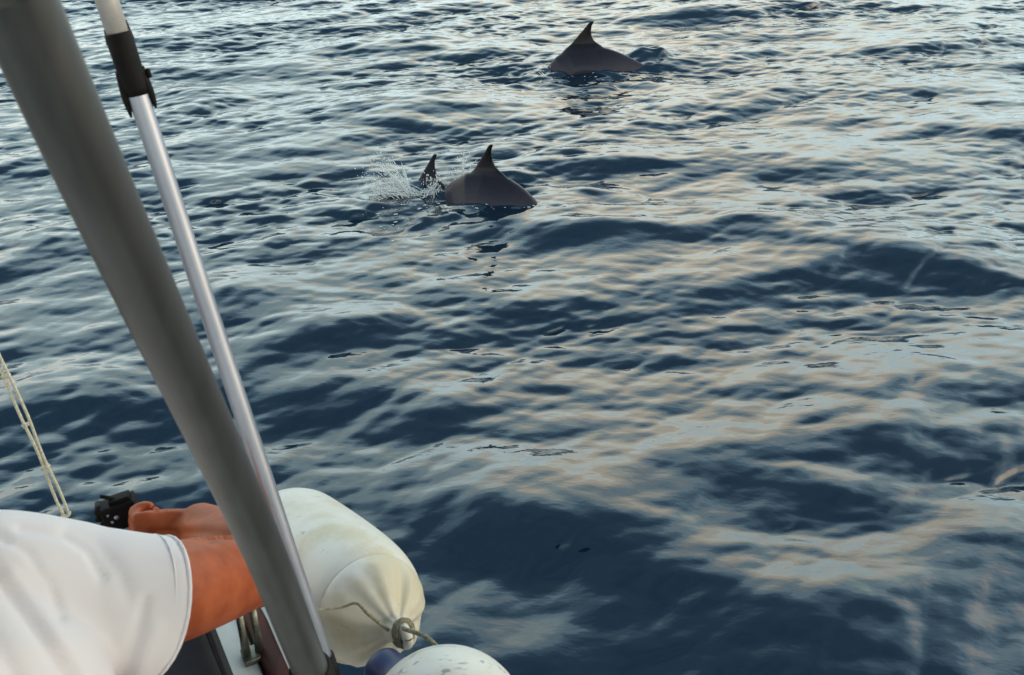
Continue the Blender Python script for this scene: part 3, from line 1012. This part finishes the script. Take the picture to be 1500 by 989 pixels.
# ------------------------------------------------------------------ dolphins
def dolphin(name_pt, label, heading, apex, front, rear, span_f, span_r, fin_h=0.25, fin_b=0.20, lean=0.0, roll=0.0):
    """apex: height of the back under the fin; the spine bends down by front/rear degrees over span_f/span_r metres"""
    o = Vector((name_pt.x, name_pt.y, 0))
    fw = Vector((math.cos(heading), math.sin(heading), 0))
    lf = Vector((-fw.y, fw.x, 0))
    prof = [(-1.02, 0.012, 0.010), (-1.0, 0.030, 0.028), (-0.92, 0.038, 0.036), (-0.87, 0.062, 0.062), (-0.78, 0.105, 0.108), (-0.6, 0.135, 0.145), (-0.35, 0.165, 0.185), (0.0, 0.198, 0.212),
            (0.25, 0.178, 0.198), (0.5, 0.125, 0.155), (0.75, 0.068, 0.105), (0.95, 0.034, 0.066), (1.08, 0.024, 0.04), (1.12, 0.01, 0.012)]   # s (negative is towards the nose), half width, half height

    def spine(s):
        # integrate the pitch angle from the fin
        n = 40
        x = z = 0.0
        for i in range(n):
            u = s * (i + 0.5) / n
            sp_, mx = (span_f, front) if s < 0 else (span_r, rear)
            a = R(mx) * math.tanh(1.5 * abs(u) / sp_)
            x += (s / n) * math.cos(a)
            z -= abs(s / n) * math.sin(a)
        a = R(front if s < 0 else rear) * math.tanh(1.5 * abs(s) / (span_f if s < 0 else span_r))
        c = o - fw * x + Vector((0, 0, z + apex - 0.212))
        t = fw * math.cos(a) + Vector((0, 0, 1)) * (math.sin(a) * (-1 if s < 0 else 1))
        return c, t.normalized()

    mb = MB()
    rings = []
    for s, hw, hh in [tuple(float(v) for v in q) for q in cr([list(p) for p in prof], 4)]:
        c, t = spine(s)
        u = lf.cross(t)
        if u.z < 0:
            u = -u
        rings.append([c + lf * (max(hw, 0.006) * math.cos(q) * (1 - 0.42 * max(0, math.sin(q)))) + u * (max(hh, 0.006) * math.sin(q)) for q in [2 * math.pi * j / 28 for j in range(28)]])
    mb.loft(rings)
    # dorsal fin: swept, pointed, hollow trailing edge
    c, t = spine(0.0)
    top = c + Vector((0, 0, 0.212))
    fin = []
    for h, le, te in ((-0.30, -0.75, 0.90), (-0.12, -0.62, 0.85), (0.0, -0.50, 0.70), (0.10, -0.42, 0.54), (0.22, -0.35, 0.41), (0.40, -0.24, 0.31), (0.60, -0.11, 0.26), (0.78, 0.0, 0.25), (0.91, 0.07, 0.29), (0.98, 0.12, 0.32), (1.02, 0.17, 0.32)):
        le, te = le * fin_b, te * fin_b
        m_, l_ = (le + te) / 2, (te - le) / 2
        th = max(0.008, 0.20 * l_ + 0.002) + 0.45 * fin_b * max(0, 0.10 - h)
        cc_ = top - fw * m_ + Vector((0, 0, h * fin_h)) + lf * (h * fin_h * math.tan(R(roll))) - fw * (h * fin_h * math.tan(R(lean)))
        fin.append([cc_ + fw * (l_ * math.cos(q)) + lf * (th * math.sin(q)) for q in [2 * math.pi * j / 20 for j in range(20)]])
    mb.loft(fin)
    # flippers
    for sg in (-1, 1):
        c, t = spine(-0.5)
        u = lf.cross(t)
        u = u if u.z > 0 else -u
        r0_ = c + lf * (0.12 * sg) - u * 0.08
        tip = r0_ + lf * (0.17 * sg) - u * 0.12 - t * 0.20
        mb.loft([[r0_.lerp(tip, k) + t * (w_ * math.cos(q)) + u * (w_ * 0.22 * math.sin(q)) for q in [2 * math.pi * j / 14 for j in range(14)]]
                 for k, w_ in ((-0.1, 0.075), (0.2, 0.075), (0.5, 0.062), (0.8, 0.036), (1.0, 0.01))])
    # flukes
    c, t = spine(1.08)
    for sg in (-1, 1):
        tip = c + lf * (0.26 * sg) - t * 0.10
        u = lf.cross(t)
        mb.loft([[c.lerp(tip, k) + t * (w_ * math.cos(q) + 0.03 * (1 - k)) + u * (0.018 * (1.1 - k) * math.sin(q)) for q in [2 * math.pi * j / 14 for j in range(14)]]
                 for k, w_ in ((-0.1, 0.09), (0.2, 0.085), (0.5, 0.066), (0.8, 0.036), (1.0, 0.012))])
    me = remesh(mb, 0.006, 12, 0.5, 0.35)
    ob = link('dolphin', me, M_DOLPH, None, o)
    ob['label'] = label
    ob['category'] = 'dolphin'
    ob['group'] = 'dolphins surfacing beside the boat'
    return ob


pa = on_z(712, 292)
dolphin(pa, 'grey dolphin with its back fully out of the water, nearest one, upright fin', R(180 - 22), 0.225, 56, 48, 0.30, 0.46, 0.215, 0.205, 0)
pb = on_z(628, 272)
dolphin(pb, 'dolphin showing only its dark fin in the spray', R(180 - 25), 0.03, 45, 45, 0.5, 0.5, 0.24, 0.20, 6)
pc = on_z(852, 100)
dolphin(pc, 'farthest dark dolphin arching down, with swept fin and long back', R(180 + 4), 0.245, 54, 20, 0.26, 0.68, 0.245, 0.28, 7)

# ------------------------------------------------------------------ splashes
def splash(label, seeds, n, seed):
    """seeds: (base point, direction, length, spread) of jets; droplets scattered along them"""
    rnd = random.Random(seed)
    mb = MB()
    for base, dv, ln, sp_ in seeds:
        for _ in range(n):
            t = rnd.random() ** 0.7
            p = base + dv * (ln * t) + Vector((rnd.gauss(0, 1), rnd.gauss(0, 1), rnd.gauss(0, 1))) * (sp_ * (0.25 + t))
            p.z -= 0.5 * t * t * ln * 0.5
            if p.z < -0.02:
                continue
            r = rnd.choice((0.0012, 0.0015, 0.0015, 0.002, 0.0025, 0.003, 0.004))
            s_ = rnd.uniform(1, 3.5)
            up_ = (dv + Vector((rnd.gauss(0, .3), rnd.gauss(0, .3), rnd.gauss(0, .3)))).normalized()
            mb.tube([p - up_ * r * s_, p - up_ * r * 0.4 * s_, p + up_ * r * 0.5 * s_, p + up_ * r * s_], [r * 0.2, r, r * 0.9, r * 0.2], 6)
        for _ in range(max(4, n // 12)):                   # thin threads of water
            d2 = (dv + Vector((rnd.gauss(0, .25), rnd.gauss(0, .25), rnd.gauss(0, .2)))).normalized()
            l2_ = ln * rnd.uniform(0.4, 1.0)
            st_ = base + Vector((rnd.gauss(0, sp_), rnd.gauss(0, sp_), 0))
            pts = [st_ + d2 * (l2_ * k) + Vector((0, 0, -0.35 * l2_ * k * k)) for k in (0, 0.3, 0.6, 0.85, 1.0)]
            vtube(mb, pts, [rnd.uniform(0.002, 0.005), 0.0035, 0.0022, 0.0018, 0.0008], 6, 3)
    me = mb.mesh()
    ob = link('splash', me, M_SPLASH, None, seeds[0][0])
    ob['kind'] = 'stuff'
    ob['label'] = label
    return ob


s1 = on_z(602, 286)
splash('white spray thrown up around the smaller fin', [(s1, Vector((-0.5, 0.1, 0.85)).normalized(), 0.50, 0.04), (s1 + Vector((0.05, 0, 0)), Vector((-0.9, 0, 0.5)).normalized(), 0.42, 0.05),
       (s1 + Vector((-0.15, -0.02, 0)), Vector((-0.4, 0, 0.5)).normalized(), 0.22, 0.06), (s1 + Vector((0.16, -0.02, 0.02)), Vector((0.1, 0, 0.8)).normalized(), 0.12, 0.04)], 240, 3)
s2 = on_z(672, 285)
splash('thin jets of water beside the nearest dolphin fin', [(s2 + Vector((0.0, 0.1, 0.05)), Vector((0.16, 0.05, 1)).normalized(), 0.36, 0.018), (s2 + Vector((0, 0.1, 0)), Vector((-0.3, 0.0, 0.9)).normalized(), 0.16, 0.06)], 90, 4)
s3 = on_z(795, 112)
splash('small spray at the snout end of the farthest dolphin', [(s3, Vector((-0.5, 0, 0.6)).normalized(), 0.10, 0.05)], 30, 6)


def foam(label, px, py, rx, ry, n, seed):
    rnd = random.Random(seed)
    c = on_z(px, py)
    mb = MB()
    for _ in range(n):
        x_, y_ = c.x + rnd.gauss(0, rx), c.y + rnd.gauss(0, ry)
        r = rnd.choice((0.002, 0.003, 0.004, 0.006, 0.009))
        z_ = HF(x_, y_)
        mb.ball((x_, y_, z_ + 0.001), r * rnd.uniform(1, 2.2), r * 0.7, r * 0.35, 6, Matrix.Rotation(rnd.uniform(-0.6, 0.6), 3, 'Z'))
    o = link('foam', mb.mesh(), M_SPLASH, None, c)
    o['kind'] = 'stuff'
    o['label'] = label


foam('white foam flecks on the churned water by the small fin', 605, 288, 0.22, 0.30, 150, 1)
foam('foam flecks along the near dolphin waterline', 730, 306, 0.30, 0.05, 60, 2)
foam('foam flecks round the farthest dolphin', 850, 108, 0.45, 0.10, 60, 3)

# ------------------------------------------------------------------ unseen canopy above the camera, inferred and added to shade the boat
can = thing('unseen_canopy', (-0.9, -0.6, 3.5), 'unseen navy canvas canopy added over the cockpit to shade the boat', 'canopy')
mb = MB()
rows = []
for i in range(15):
    y = -2.2 + 3.1 * i / 14
    up_ = [Vector((x, y, 3.50 + 0.20 * (1 - ((x + 1.0) / 1.7) ** 2) - 0.03 * abs(math.sin(math.pi * i / 7)))) for x in [-2.7 + 3.4 * j / 20 for j in range(21)]]
    rows.append(up_ + [p + Vector((0, 0, -0.004)) for p in reversed(up_)])
mb.loft(rows)
mb.build('canvas', M_CUSH, can)
for y in (-2.2, -0.65, 0.9):
    MB().tube([Vector((x, y, 3.478 + 0.20 * (1 - ((x + 1.0) / 1.7) ** 2))) for x in [-2.7 + 3.4 * j / 20 for j in range(21)]], 0.012, 12).build('bow', M_STEEL, can)
